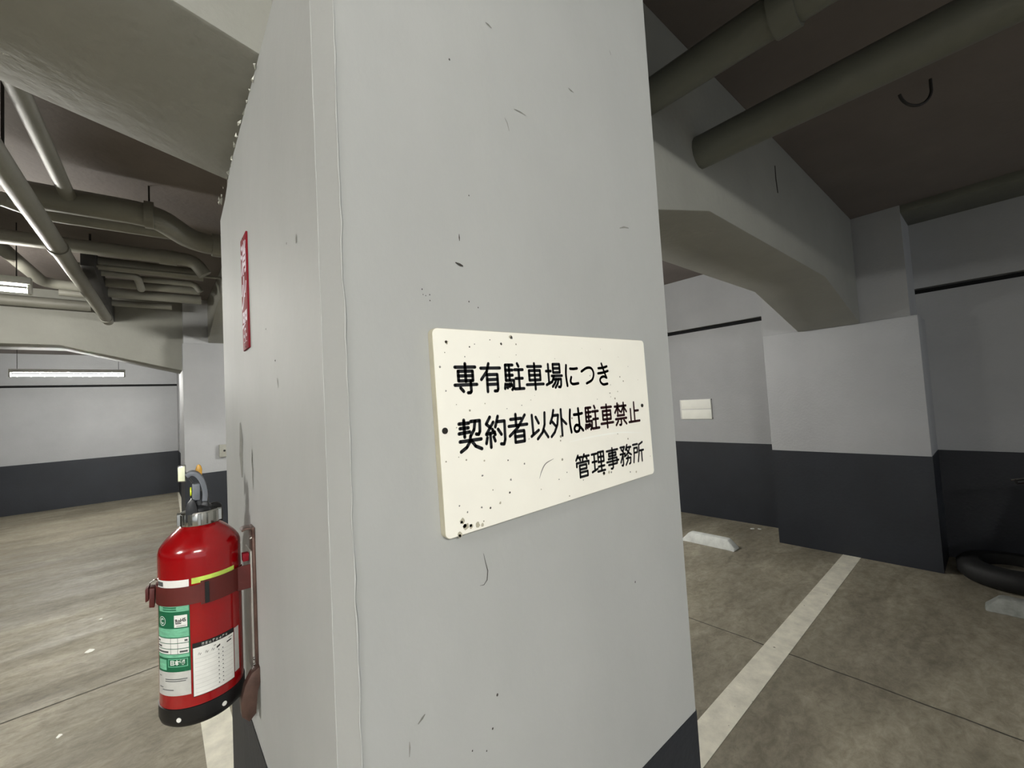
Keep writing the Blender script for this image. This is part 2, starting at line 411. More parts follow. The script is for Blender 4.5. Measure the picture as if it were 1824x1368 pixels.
# ------------------------------------------------------------------ other columns
def column(x0, x1, y0, y1, zj, inset, band, label, sides=None):
    c = empty('column', (0, 0, 0)); struct(tag(c, label, 'column'))
    MB().box(x0, x1, y0, y1, 0, zj).build('jacket', 'wall_paint', c, bevel=.006)
    a, b_, e, g = inset
    MB().box(x0+a, x1-b_, y0+e, y1-g, zj-.05, ZC+.01).build('upper_shaft', 'wall_paint', c)
    MB().box(x0-.003, x1+.003, y0-.003, y1+.003, 0, band).build('painted_band', 'band_paint', c)
    return c
column(5.375, XW-.001, .45, 1.75, 2.355, (.012, 0, .05, .0), BAND, 'broad grey column with dark base against the right wall')
column(.31, 1.06, 7.04, 8.10, 2.80, (.012, .012, .012, .012), BAND, 'far grey column seen past the left edge of the pillar')
column(.475, 1.20, 12.45, YB-.001, 3.0, (.0, .0, .0, .0), BAND-.01, 'narrow strip of a pale column beside the far wall')

# ------------------------------------------------------------------ the sign: rounded lettering drawn stroke by stroke
G = {
'専': [[(8,14),(92,14)],[(50,3),(50,60)],[(20,27),(80,27),(80,58),(20,58),(20,27)],[(20,42),(80,42)],[(4,71),(96,71)],[(70,60),(70,93),(66,97),(56,97)],[(26,80),(38,92)]],
'有': [[(6,18),(94,18)],[(42,3),(32,30),(6,56)],[(32,40),(32,97)],[(32,40),(80,40),(80,90),(76,96),(64,96)],[(32,57),(80,57)],[(32,73),(80,73)]],
'駐': [[(10,8),(10,62)],[(10,8),(46,8)],[(28,8),(28,62)],[(10,26),(44,26)],[(10,44),(44,44)],[(10,62),(49,62),(47,88),(38,95)],[(6,74),(3,90)],[(15,75),(16,88)],[(25,74),(27,84)],[(34,73),(38,82)],[(70,3),(76,13)],[(55,25),(97,25)],[(58,56),(94,56)],[(52,93),(99,93)],[(76,25),(76,93)]],
'車': [[(12,14),(88,14)],[(20,29),(80,29),(80,64),(20,64),(20,29)],[(20,46),(80,46)],[(4,80),(96,80)],[(50,3),(50,98)]],
'場': [[(4,32),(32,32)],[(18,6),(18,78)],[(3,84),(34,74)],[(46,6),(86,6),(86,38),(46,38),(46,6)],[(46,22),(86,22)],[(36,51),(98,51)],[(50,51),(36,74)],[(46,64),(91,64),(89,88),(84,95),(74,94)],[(62,64),(52,80),(38,92)],[(76,64),(68,82),(54,96)]],
'に': ['c',[(18,10),(13,50),(18,92)],[(42,24),(64,25),(88,23)],[(46,58),(40,76),(54,86),(90,84)]],
'つ': ['c',[(6,36),(44,22),(76,24),(90,46),(76,72),(36,86)]],
'き': ['c',[(16,24),(50,22),(82,16)],[(12,46),(50,43),(88,36)],[(42,4),(58,38),(74,66)],[(74,66),(52,60),(30,66),(24,80),(44,94),(78,92)]],
'契': [[(6,14),(46,14)],[(9,28),(43,28)],[(4,43),(48,41)],[(26,4),(26,55)],[(54,10),(92,10),(90,44),(84,52),(74,50)],[(72,10),(66,36),(50,54)],[(6,67),(94,67)],[(50,54),(46,70),(32,86),(8,97)],[(52,67),(68,86),(94,97)]],
'約': [[(28,3),(10,24),(28,36)],[(42,20),(8,56),(46,52)],[(36,42),(48,60)],[(26,56),(26,98)],[(12,66),(6,84)],[(40,66),(46,80)],[(64,3),(50,36)],[(60,20),(94,20),(92,80),(86,94),(72,92)],[(62,44),(76,62)]],
'者': [[(14,18),(66,18)],[(40,3),(40,40)],[(4,40),(96,40)],[(86,8),(50,46),(6,72)],[(32,60),(78,60),(78,95),(32,95),(32,60)],[(32,77),(78,77)]],
'以': [[(14,12),(16,76)],[(6,84),(46,66)],[(34,20),(48,42)],[(84,8),(80,50),(66,76),(38,96)],[(72,66),(96,95)]],
'外': [[(26,3),(18,26),(4,48)],[(20,22),(52,22),(44,56),(26,82),(6,96)],[(16,44),(36,62)],[(70,3),(70,98)],[(72,38),(98,58)]],
'は': ['c',[(18,8),(12,50),(18,92)],[(40,28),(66,28),(94,26)],[(70,6),(71,40),(72,74)],[(72,74),(66,90),(46,92),(38,80),(50,68),(72,74),(94,92)]],
'禁': [[(4,16),(46,16)],[(26,3),(26,48)],[(24,20),(4,42)],[(28,22),(44,38)],[(54,16),(96,16)],[(76,3),(76,48)],[(74,20),(54,42)],[(78,22),(97,42)],[(22,56),(78,56)],[(6,70),(94,70)],[(50,70),(50,92),(46,97),(36,96)],[(26,78),(8,95)],[(72,78),(92,95)]],
'止': [[(54,6),(54,90)],[(54,44),(90,44)],[(22,34),(22,90)],[(4,91),(97,91)]],
'管': [[(20,3),(6,22)],[(16,12),(46,12)],[(28,14),(34,25)],[(62,3),(52,20)],[(60,12),(96,12)],[(74,14),(80,25)],[(50,25),(50,34)],[(8,50),(8,35),(92,35),(90,48)],[(27,47),(27,97)],[(27,47),(74,47),(74,64),(27,64)],[(27,77),(80,77),(80,96),(27,96)]],
'理': [[(4,12),(40,12)],[(6,46),(38,46)],[(2,89),(42,80)],[(22,12),(22,84)],[(50,8),(92,8),(92,52),(50,52),(50,8)],[(50,30),(92,30)],[(71,8),(71,92)],[(48,72),(94,72)],[(42,93),(98,93)]],
'事': [[(6,13),(94,13)],[(22,25),(78,25),(78,38),(22,38),(22,25)],[(16,50),(84,50),(84,77),(16,77)],[(3,63),(97,63)],[(50,3),(50,92),(45,97),(34,96)]],
'務': [[(6,10),(42,10),(26,30)],[(14,20),(30,34)],[(3,42),(44,42),(38,56)],[(25,42),(25,90),(20,97),(12,95)],[(22,50),(4,80)],[(64,3),(50,26)],[(58,16),(96,16)],[(88,16),(72,40),(48,54)],[(60,26),(74,42),(97,54)],[(52,67),(90,67),(86,92),(76,96)],[(68,56),(64,78),(46,97)]],
'所': [[(4,10),(46,10)],[(12,27),(42,27),(42,50),(12,50)],[(12,27),(11,62),(4,95)],[(92,5),(58,15)],[(58,15),(56,56),(44,96)],[(58,45),(98,45)],[(80,45),(80,98)]],
}
def catmull(p, n=7):
    q = [p[0]]+p+[p[-1]]; out = []
    for i in range(1, len(q)-2):
        for k in range(n):
            t = k/n
            out.append(tuple(.5*(2*b+(c-a)*t+(2*a-5*b+4*c-d)*t*t+(3*b-a-3*c+d)*t**3) for a, b, c, d in zip(q[i-1], q[i], q[i+1], q[i+2])))
    return out+[p[-1]]
def glyph(m, ch, ox, oz, wd, ht, wt, y):
    """adds a character of round-ended strokes: box ox..ox+wd, top at oz; wt stroke half width"""
    def P(p): return Vector((ox+p[0]/100*wd, oz-p[1]/100*ht))
    st = G[ch]; curved = st[0] == 'c'
    for s in st:
        if s == 'c': continue
        pts = [P(p) for p in (catmull(s) if curved else s)]
        for i, p in enumerate(pts):
            b = len(m.v); n = 10
            m.v += [(p.x+wt*math.cos(2*PI*k/n), y, p.y+wt*math.sin(2*PI*k/n)) for k in range(n)]; m.f.append(tuple(b+k for k in range(n)))
            if i:
                a = pts[i-1]; t = (p-a)
                if t.length < 1e-7: continue
                q = Vector((-t.y, t.x)).normalized()*wt; b = len(m.v)
                m.v += [(a.x+q.x, y, a.y+q.y), (a.x-q.x, y, a.y-q.y), (p.x-q.x, y, p.y-q.y), (p.x+q.x, y, p.y+q.y)]
                m.f.append((b, b+1, b+2, b+3))
sign = empty('notice_sign', (.5335, .4905, 1.7215), (0, -math.radians(1.15), 0))
tag(sign, 'white weathered notice board with three lines of black Japanese lettering on the pillar', 'sign')
SW, SH = .503, .2775
def rrect(w_, h_, r, n=5):
    out = []
    for cx, cy, a0 in ((w_/2-r, h_/2-r, 0), (-w_/2+r, h_/2-r, 90), (-w_/2+r, -h_/2+r, 180), (w_/2-r, -h_/2+r, 270)):
        for k in range(n+1):
            a = math.radians(a0+90*k/n); out.append((cx+r*math.cos(a), cy+r*math.sin(a)))
    return out
MB().extrude(rrect(SW, SH, .008), lambda a, c, t: (a, t, c), -.0105, 0).build('board_edge', 'sign_edge', sign)
MB().extrude(rrect(SW-.0012, SH-.0012, .0075), lambda a, c, t: (a, t, c), -.0113, -.0104).build('board_face', 'sign_white', sign)
YL = -.0116
cx0, cz0 = .5335, 1.7215
def row(chars, x0, pitch, ztop, cw, ch_, wt, mt='letter_black'):
    m = MB()
    for i, c in enumerate(chars): glyph(m, c, x0-cx0+i*pitch, ztop-cz0, cw, ch_, wt, YL)
    return m.build('lettering', mt, sign)
row('専有駐車場につき', .3100, .0441, 1.8135, .0400, .0430, .0024)
row('契約者以外は', .3112, .0441, 1.7365, .0405, .0455, .0025)
row('駐車禁止', .3112+6*.0441, .0441, 1.7365, .0400, .0445, .0024, 'letter_faded')
row('管理事務所', .5425, .0427, 1.6545, .0385, .0400, .00215)
for x, z, r in ((.291, 1.7235, .0042), (.7590, 1.7255, .0036)):
    MB().extrude([(x-cx0+r*math.cos(2*PI*k/14), z-cz0+r*math.sin(2*PI*k/14)) for k in range(14)], lambda a, c, t: (a, t, c), -.0128, -.0112).build('screw', 'screw_dark', sign)
def smark(pts, wd, mt, nm='scratch'):
    m = MB(); n = len(pts); pts = catmull([(x-cx0, z-cz0) for x, z in pts], 5); n = len(pts)
    for i, p in enumerate(pts):
        a = Vector(pts[max(i-1, 0)]); b = Vector(pts[min(i+1, n-1)]); t = (b-a).normalized(); q = Vector((-t.y, t.x))*wd/2*max(.2, math.sin(PI*(i+.5)/n))
        m.v += [(p[0]+q.x, -.0115, p[1]+q.y), (p[0]-q.x, -.0115, p[1]-q.y)]
    m.f = [(2*i, 2*i+1, 2*i+3, 2*i+2) for i in range(n-1)]
    m.build(nm, mt, sign)
smark([(.531, 1.679), (.60, 1.681), (.68, 1.679), (.755, 1.670)], .003, 'paper_white')
smark([(.456, 1.631), (.462, 1.642), (.472, 1.652), (.491, 1.657)], .002, 'scuff')
random.seed(11)
def blot(x, z, r, mt):
    m = MB(); n = 9; ph = random.uniform(0, 6)
    m.v = [(x-cx0+r*math.cos(2*PI*k/n+ph)*random.uniform(.6, 1.15), -.01145, z-cz0+r*math.sin(2*PI*k/n+ph)*random.uniform(.6, 1.15)) for k in range(n)]; m.f = [tuple(range(n))]
    m.build('stain_speck', mt, sign)
for x, z, r in [(.302, 1.842, .0022), (.398, 1.842, .0022), (.419, 1.852, .003), (.290, 1.808, .0018), (.297, 1.776, .0013), (.340, 1.836, .0014), (.349, 1.840, .001),
                (.377, 1.847, .001), (.331, 1.822, .001), (.680, 1.758, .0018), (.655, 1.756, .0016), (.6, 1.79, .0012), (.352, 1.675, .0016), (.347, 1.655, .0018),
                (.395, 1.669, .0013), (.398, 1.640, .0018), (.394, 1.622, .0018), (.427, 1.659, .0016), (.440, 1.695, .0014), (.342, 1.612, .0016), (.357, 1.608, .0018), (.375, 1.611, .0020),
                (.458, 1.614, .0012), (.618, 1.612, .0035), (.640, 1.610, .002), (.308, 1.600, .0025), (.312, 1.594, .003), (.303, 1.583, .003), 
                (.322, 1.592, .0028), (.318, 1.611, .0015), (.306, 1.622, .0013), (.500, 1.622, .0013), (.52, 1.63, .0011), (.56, 1.61, .0012), (.70, 1.60, .0016), (.775, 1.62, .001),
                (.72, 1.597, .0022), (.40, 1.745, .001), (.45, 1.755, .0009), (.36, 1.755, .0011), (.43, 1.748, .0011)]:
    blot(x, z, r, random.choice(['scuff', 'scuff_dark', 'scuff', 'sign_edge']))

for x, z, r in [(.309, 1.601, .0045), (.314, 1.593, .005), (.304, 1.585, .004), (.333, 1.590, .0048), (.322, 1.591, .0035), (.341, 1.588, .003), (.618, 1.611, .004), (.633, 1.611, .003), (.417, 1.853, .0035), (.303, 1.841, .003)]:
    blot(x, z, r, 'sign_edge')

# red extinguisher-location plate on the left face of the pillar
def text_mesh(s, size, bold=.0):
    c = D.curves.new('lettering', 'FONT'); c.body = s; c.size = size; c.align_x = 'CENTER'; c.align_y = 'CENTER'; c.offset = bold
    o = D.objects.new('lettering', c); COL.objects.link(o); bpy.context.view_layer.update()
    me = D.meshes.new_from_object(o.evaluated_get(bpy.context.evaluated_depsgraph_get()))
    vs = [tuple(v.co) for v in me.vertices]; fs = [tuple(p.vertices) for p in me.polygons]
    D.objects.remove(o); D.curves.remove(c); D.meshes.remove(me)
    return vs, fs
plate = empty('location_plate', (.160, 1.067, 2.027)); tag(plate, 'narrow red plate with white vertical lettering on the side of the pillar', 'plate')
MB().box(-.0035, .0005, -.036, .036, -.126, .126).build('board', 'plate_red', plate, bevel=.0008)
for i, ch in enumerate('消火器'):
    vs, fs = text_mesh(ch, .066, .0018)
    m = MB(); xs = [v[0] for v in vs]; ys = [v[1] for v in vs]; mx_, my_ = (min(xs)+max(xs))/2, (min(ys)+max(ys))/2
    m.v = [(-.0038, -(v[0]-mx_), (v[1]-my_)*1.12+.076-.076*i) for v in vs]; m.f = fs
    m.build('lettering', 'plate_white', plate)
for z in (-.121, .121): MB().tube([(-.003, 0, z), (-.0050, 0, z)], .0020, 8).build('screw', 'chrome', plate)

# ------------------------------------------------------------------ lamps
def lamp(name_label, x, y, z, length, tubes=1, drop=None, along='X', glow_mat=None):
    t = empty('fluorescent_lamp', (x, y, z), (0, 0, 0 if along == 'X' else PI/2)); tag(t, name_label, 'lamp')
    L = length/2
    MB().extrude([(-.045, .045), (.045, .045), (.032, .105), (-.032, .105)], lambda a, c, q: (q, a, c), -L-.02, L+.02).build('housing', 'lamp_white', t, bevel=.004)
    for s in (-1, 1):
        MB().extrude([(-.03, -.028), (.03, -.028), (.034, .05), (-.034, .05)], lambda a, c, q: (q, a, c), s*L, s*(L+.022)).build('end_socket', 'lamp_white', t, bevel=.003)
    for k in range(tubes):
        yo = 0 if tubes == 1 else (-.028 if k == 0 else .028)
        MB().tube([(-L+.004, yo, 0), (L-.004, yo, 0)], .016, 10).build('tube', glow_mat or TUBE, t, smooth=60)
    if drop:
        for s in (-.45, .45):
            MB().tube([(s*length, 0, .1), (s*length, 0, drop-z)], .004, 6).build('hanger_rod', 'dark_steel', t)
    return t
lamp('fluorescent lamp at the left picture edge, cut off, in front of the pipes', -1.345, 5.0, 2.865, 1.2, 1, ZC, glow_mat=TUBE_OLD)
lamp('long bright fluorescent lamp hanging before the far wall', -1.088, 10.6, 2.679, 1.37, 1, ZC, glow_mat=TUBE_NEW)
lamp('fluorescent lamp behind the camera, left of the overhead beam', -.70, -2.35, 2.80, 1.2, 1, ZC, glow_mat=TUBE_DIM)
lamp('fluorescent lamp left of the camera, out of the picture', -2.7, -.2, 2.80, 1.2, 1, ZC, glow_mat=TUBE_FULL)
lamp('unseen fluorescent lamp added in the bay hidden behind the pillar', 3.0, 4.4, 2.80, 1.2, 1, ZC)  # unseen lamp, added to brighten the right wall and floor

# ------------------------------------------------------------------ pipes under the ceiling
def pipe(path, r, label, mt='pipe_paint', rods=(), collars=(), fil=.12, group=None):
    t = empty('ceiling_pipe', path[0]); tag(t, label, 'pipe', group)
    o0 = Vector(path[0]); pp = [p-o0 for p in fillet(path, fil)]
    MB().tube(pp, r, 14).build('pipe_run', mt, t, smooth=50)
    for (x, y, z) in rods:
        a = Vector((x, y, z))-o0
        MB().tube([a, (a.x, a.y, ZC-o0.z)], .006, 6).build('hanger_rod', 'dark_steel', t)
    for (p, d, k) in collars:
        a = Vector(p)-o0; d = Vector(d).normalized()
        MB().tube([a-d*k/2, a+d*k/2], r*1.16, 14).build('collar', mt, t, smooth=50)
    return t
X_ = (1, 0, 0); Y_ = (0, 1, 0)
pipe([(-.535, 1.40, 2.92), (-.365, 6.42, 2.92)], .047, 'long slanting pipe with a bright highlight, lowest of the pipes', rods=[(-.49, 2.8, 2.92), (-.38, 6.25, 2.92)], collars=[((-.371, 6.24, 2.92), (.034, 1, 0), .05), ((-.45, 3.9, 2.92), (.034, 1, 0), .06)])
pipe([(-.455, 1.42, 3.21), (-.385, 3.78, 3.21)], .038, 'thinner pipe running above the slanting pipe into a crossing pipe')
pipe([(-.62, 3.80, 3.2), (.03, 3.76, 3.2), (.27, 4.16, 3.2), (1.6, 4.14, 3.2)], .080, 'thick pipe with an offset bend, nearest of the crossing pipes', rods=[(.0, 3.77, 3.2)], collars=[((.0, 3.765, 3.2), (1, -.06, 0), .05), ((.42, 4.16, 3.2), X_, .06)], fil=.14)
pipe([(-.70, 3.95, 3.2), (-.55, 4.10, 3.2), (.14, 4.06, 3.2)], .045, 'pipe just behind the thick bent pipe, ending at its bend')
pipe([(-4.5, 4.95, 3.2), (.30, 4.66, 3.2), (.38, 4.66, 3.08)], .055, 'long crossing pipe with its right end turned down', rods=[(-1.6, 4.78, 3.2)], collars=[((.12, 4.68, 3.2), X_, .12)], fil=.08)
pipe([(-.52, 4.98, 3.13), (.62, 4.86, 3.13)], .013, 'thin straight conduit crossing below the pipes')
pipe([(-.37, 5.12, 3.2), (.40, 5.10, 3.2)], .058, 'crossing pipe right behind the thin conduit')
pipe([(-.39, 5.42, 3.2), (-.10, 5.42, 3.2), (-.075, 5.80, 3.17)], .034, 'short crossing pipe bent back at its right end', fil=.07)
pipe([(-.07, 5.58, 3.22), (.36, 5.55, 3.22), (.41, 5.55, 3.14)], .030, 'short pipe with a small drop at its right end', fil=.05)
pipe([(-.38, 5.86, 3.22), (.42, 5.82, 3.22)], .045, 'crossing pipe in the middle of the rear pipe rack')
pipe([(-.39, 6.22, 3.2), (.46, 6.18, 3.2)], .052, 'thick crossing pipe, second from the back of the rack')
pipe([(-.42, 6.74, 3.2), (.20, 6.70, 3.2)], .036, 'rearmost short pipe of the rack with a cut end')
pipe([(-.90, 4.85, 3.2), (-.80, 6.05, 3.2), (-.50, 6.12, 3.2)], .050, 'pipe running back behind the left lamp and bending right')
pipe([(-.74, 6.42, 3.2), (-.40, 6.44, 3.2)], .040, 'short pipe stub left of the slanting pipe')
pipe([(-5.0, 6.82, 3.2), (-.55, 7.05, 3.2)], .060, 'pale pipe running along the top of the far beam')
o = empty('pipe_support', (-.40, 5.9, 3.0)); tag(o, 'dark steel channel carrying the rear rack of pipes', 'support')
MB().box(-.03, .05, -1.15, 1.30, .06, .26).build('channel', 'dark_steel', o, bevel=.005)
for y in (-.9, .9): MB().tube([(.01, y, .2), (.01, y, ZC-3.0)], .008, 6).build('hanger_rod', 'dark_steel', o)
pipe([(2.015, .868, 2.90), (2.015, -6.8, 2.90)], .076, 'large grey pipe under the dark ceiling, right one of two', 'duct_paint', rods=[(2.015, -.6, 2.9), (2.015, -3.4, 2.9)], collars=[((2.015, -1.2, 2.9), Y_, .10)])
pipe([(1.545, .868, 2.955), (1.545, -6.8, 2.955)], .064, 'grey pipe under the dark ceiling next to the pillar', 'duct_paint', rods=[(1.545, -.6, 2.955)], collars=[((1.545, .36, 2.955), Y_, .07)])
# hook hanging from the dark ceiling
hk = empty('ceiling_hook', (3.24, .19, ZC)); tag(hk, 'rusty ring hook hanging from the dark ceiling', 'hook')
a = []
for k in range(19):
    t = math.radians(-10-160*k/18); a.append((.055*math.cos(t), -.06*math.cos(t), -.05+.09*math.sin(t)))
MB().tube([(.055, -.06, .0)]+a, .0075, 8).build('ring', 'dark_steel', hk, smooth=50)

# ------------------------------------------------------------------ fire extinguisher and its wall bracket
EC = Vector((.071, 1.098, 0)); ED = math.hypot(EC.x, EC.y)
VD = Vector((EC.x/ED, EC.y/ED, 0)); RD = Vector((VD.y, -VD.x, 0))     # away from the viewer side, and to its right
ER = .0691
ext = empty('fire_extinguisher', (EC.x, EC.y, 1.176)); tag(ext, 'red fire extinguisher with green label strapped to the side of the pillar', 'fire extinguisher')
ZB = 1.176
prof = [(.060, .028), (ER, .030), (ER, .310), (.0688, .318), (.0662, .327), (.059, .338), (.046, .352), (.034, .362), (.028, .365)]
MB().lathe(prof, seg=64).build('cylinder', 'red_gloss', ext, smooth=40)
MB().lathe([(.050, .0), (.062, .0), (.0685, .006), (.0708, .014), (.0708, .0365), (.0690, .0375)], seg=64).build('base_skirt', 'black_rubber', ext, smooth=40)
def onbody(phi, z, r): # phi degrees, 0 toward the viewer, positive to the right
    a = math.radians(phi); v = RD*math.sin(a)*r - VD*math.cos(a)*r
    return (v.x, v.y, z-ZB)
def wrap(name, p0, p1, z0, z1, mt, r, n=None, parent=ext, skew=0):
    n = n or max(2, int(abs(p1-p0)/4)); m = MB()
    for i in range(n+1):
        p = p0+(p1-p0)*i/n
        m.v += [onbody(p, z0+skew*i/n, r), onbody(p, z1+skew*i/n, r)]
    m.f = [(2*i, 2*i+2, 2*i+3, 2*i+1) for i in range(n)]
    return m.build(name, mt, parent, smooth=60)
def wraptext(s, phi, z, size, r, mt, parent, bold=.0, sx=1.0, rot=0):
    vs, fs = text_mesh(s, size, bold); m = MB(); ca, sa = math.cos(rot), math.sin(rot)
    for x, y, _ in vs:
        x, y = x*ca-y*sa, x*sa+y*ca
        m.v.append(onbody(phi+math.degrees(x*sx/r), z+y, r))
    m.f = fs; return m.build('lettering', mt, parent)
for p in (-32.5, 26.9):
    v0 = Vector(onbody(p, 1.1948, .0700)); v1 = Vector(onbody(p, 1.1948, .0716))
    MB().tube([v0, v1], .0042, 14).build('skirt_hole', 'label_white', ext)
lb = wrap('front_label', -74, -15.6, 1.238, 1.4075, 'label_green', ER+.0005)
q = ER+.0008
wrap('label_field', -74, -15.6, 1.238, 1.2815, 'label_grey', q, parent=lb)
wrap('label_field', -68, -16.5, 1.392, 1.4045, 'label_green_pale', q, parent=lb)
wrap('label_field', -73, -17, 1.345, 1.361, 'label_green_pale', q, parent=lb)
wrap('label_field', -73, -17, 1.3075, 1.3135, 'label_green_pale', q, parent=lb)
wrap('label_field', -70, -52, 1.285, 1.304, 'label_green_pale', q, parent=lb)
for z in (1.3145, 1.3245, 1.3345): wrap('label_field', -73, -17.5, z, z+.0088, 'label_white', q, parent=lb)
for z, a0, a1 in ((1.3167, -72, -48), (1.3267, -72, -62), (1.3365, -72, -66), (1.3167, -30, -19), (1.3367, -23, -19)):
    wrap('label_print', a0, a1, z, z+.0034, 'label_ink', q+.0002, parent=lb)
for z in (1.3145, 1.3245, 1.3345):
    for a0 in (-44, -33): wrap('label_print', a0, a0+.6, z, z+.0088, 'label_ink', q+.0002, parent=lb)
for z, a0, a1 in ((1.2675, -55, -20), (1.2640, -55, -22), (1.2480, -62, -40), (1.2725, -70, -64), (1.2520, -70, -60)):
    wrap('label_print', a0, a1, z, z+.0016, 'label_ink', q+.0002, parent=lb)
for z in (1.3985, 1.3945): wrap('label_print', -58, -34, z, z+.0022, 'label_green', q+.0002, parent=lb)
wrap('label_field', -37.5, -19, 1.3632, 1.3855, 'label_white', q, parent=lb)
wraptext('RoHS', -28.2, 1.3755, .0092, q+.0003, 'label_black', lb, .0003, .86, math.radians(6))
wrap('label_print', -35.5, -27, 1.3695, 1.3712, 'label_black', q+.0002, parent=lb)
wrap('label_print', -34, -20.5, 1.3652, 1.3661, 'label_ink', q+.0002, parent=lb)
m = MB()
for k in range(24):     # round mark: a ring with an open hook inside
    t0, t1 = 2*PI*k/24, 2*PI*(k+1)/24; b = len(m.v)
    for t, r_ in ((t0, .0088), (t1, .0088), (t1, .0077), (t0, .0077)): m.v.append(onbody(-60+math.degrees(r_*math.cos(t)/ER), 1.3745+r_*math.sin(t), q))
    m.f.append((b, b+1, b+2, b+3))
for k in range(18):
    t0, t1 = math.radians(40+300*k/18*.95), math.radians(40+300*(k+1)/18*.95); b = len(m.v)
    for t, r_ in ((t0, .0052), (t1, .0052), (t1, .0032), (t0, .0032)): m.v.append(onbody(-60+math.degrees(r_*math.cos(t)/ER), 1.3745+r_*math.sin(t), q))
    m.f.append((b, b+1, b+2, b+3))
m.build('round_mark', 'label_white', lb)
wrap('label_field', -49, -19, 1.2905, 1.3055, 'label_green_pale', q, parent=lb)
wrap('label_field', -47.8, -20.2, 1.2918, 1.3042, 'label_green', q+.0002, parent=lb)
wraptext('日本製', -34, 1.298, .0098, q+.0005, 'label_white', lb, .0004, .95)
il = wrap('inspection_label', -13.2, 46.5, 1.2300, 1.3285, 'label_black', ER+.0005)
wrap('label_field', -12.4, 45.5, 1.2312, 1.3195, 'label_white', q, parent=il)
random.seed(5)
for k in range(8):      # the header's small print, too small to read
    a0 = -1+k*4.6
    m = MB()
    for j in range(5):
        b = len(m.v); aa = a0+random.uniform(0, 2.4); zz = 1.3212+random.uniform(0, .0045)
        if j % 2: ww, hh = .5, .0042; zz = 1.3212
        else: ww, hh = 2.8, .0007; aa = a0
        m.v += [onbody(aa, zz, q), onbody(aa+ww, zz, q), onbody(aa+ww, zz+hh, q), onbody(aa, zz+hh, q)]; m.f.append((b, b+1, b+2, b+3))
    m.build('header_print', 'label_grey', il)
for k in range(9): wrap('ruled_line', -10, 43, 1.2365+k*.0078, 1.2368+k*.0078+.0002, 'label_grey', q+.0002, parent=il)
for a0 in (20, 26):
    for k in range(9): wrap('label_print', a0, a0+1.6, 1.2385+k*.0078, 1.2405+k*.0078, 'label_ink', q+.0003, n=2, parent=il)
def ink(pts, wd):
    m = MB(); n = len(pts)
    for i, p in enumerate(pts):
        m.v += [onbody(p[0], p[1]+wd/2, q+.0003), onbody(p[0], p[1]-wd/2, q+.0003)]
    m.f = [(2*i, 2*i+1, 2*i+3, 2*i+2) for i in range(n-1)]
    m.build('handwriting', 'label_black', il)
for a0 in (-6, 3, 11):
    ink([(a0, 1.3055), (a0+1.5, 1.3095), (a0+2.2, 1.3050), (a0+4, 1.3080)], .0014)
ink([(18, 1.3075), (20, 1.3085), (23, 1.3105)], .0034); ink([(33, 1.3085), (37, 1.3092), (41, 1.3098)], .0026)
ink([(14, 1.3130), (17, 1.3135)], .001); ink([(36, 1.3145), (43, 1.315)], .001)
wrap('side_label', 47.5, 58.5, 1.2395, 1.3255, 'label_grey', ER+.0005)
wrap('top_label', -74, -16, 1.4365, 1.4500, 'label_white', ER+.0005)
wrap('top_label_print', -73, -57, 1.4385, 1.4470, 'label_ink', q, n=4)
wrap('yellow_label', -12.6, 51, 1.4395, 1.4505, 'label_yellow', ER+.0005)
# head: collar, valve, lever, grip
m = MB().lathe([(.029, .362), (.0325, .364), (.0335, .368), (.0335, .386), (.0315, .390), (.020, .391)], seg=48)
col = m.build('collar_ring', 'chrome', ext, smooth=30)
m = MB()
for k in range(14):
    a_ = 2*PI*(k+.3)/14; c_, s_ = math.cos(a_), math.sin(a_)
    m.v += []
    m.extrude([(.0325, -.0035), (.0378, -.0022), (.0378, .0022), (.0325, .0035)], lambda r_, t_, z_: (r_*c_-t_*s_, r_*s_+t_*c_, z_), .366, .388)
m.build('knurl', 'chrome', col)
def uvz(u, d, z): v = RD*u+VD*d; return (v.x, v.y, z-ZB)      # u right of the viewer, d away from the viewer
def slab(name, prof, d0, d1, mt, bev=.0012, parent=ext):
    return MB().extrude(prof, lambda a, c, t: uvz(a, t, c), d0, d1).build(name, mt, parent, bevel=bev)
MB().lathe([(.022, .388), (.022, .396), (.016, .402), (.014, .43)], seg=28).build('valve_body', 'valve_grey', ext, smooth=40)
slab('lower_handle', [(-.0226, 1.550), (-.0226, 1.574), (-.0190, 1.586), (-.0130, 1.5935), (-.0085, 1.592), (-.0050, 1.580), (-.0030, 1.568), (-.0038, 1.547)], -.030, -.006, 'valve_grey', .0005)
slab('valve_bracket', [(-.004, 1.550), (-.001, 1.570), (.004, 1.583), (.0095, 1.590), (.0135, 1.586), (.0150, 1.572), (.0200, 1.566), (.0200, 1.556), (.010, 1.551)], -.016, .012, 'valve_grey')
# lever: a curved band rising over the grip
def band_profile(center, wd):
    c = catmull(center, 6); n = len(c); L_, R_ = [], []
    for i, p in enumerate(c):
        a = Vector(c[max(i-1, 0)]); b = Vector(c[min(i+1, n-1)]); t = (b-a).normalized(); q_ = Vector((-t.y, t.x))*wd/2
        L_.append((p[0]+q_.x, p[1]+q_.y)); R_.append((p[0]-q_.x, p[1]-q_.y))
    return L_+R_[::-1]
slab('lever', band_profile([(-.0200, 1.6400), (-.0130, 1.6445), (-.0050, 1.6420), (.0025, 1.6320), (.0075, 1.6170), (.0095, 1.6010), (.0085, 1.5860)], .0088), -.026, .008, 'grip_grey', .0008)
slab('lever_lip', band_profile([(-.0205, 1.6395), (-.0160, 1.6330), (-.0115, 1.6250)], .0028), -.022, .004, 'valve_grey', .0005)
slab('inner_grip', [(-.0115, 1.6225), (.0020, 1.6225), (.0012, 1.5890), (-.0122, 1.5890)], -.022, -.004, 'grip_grey', .002)
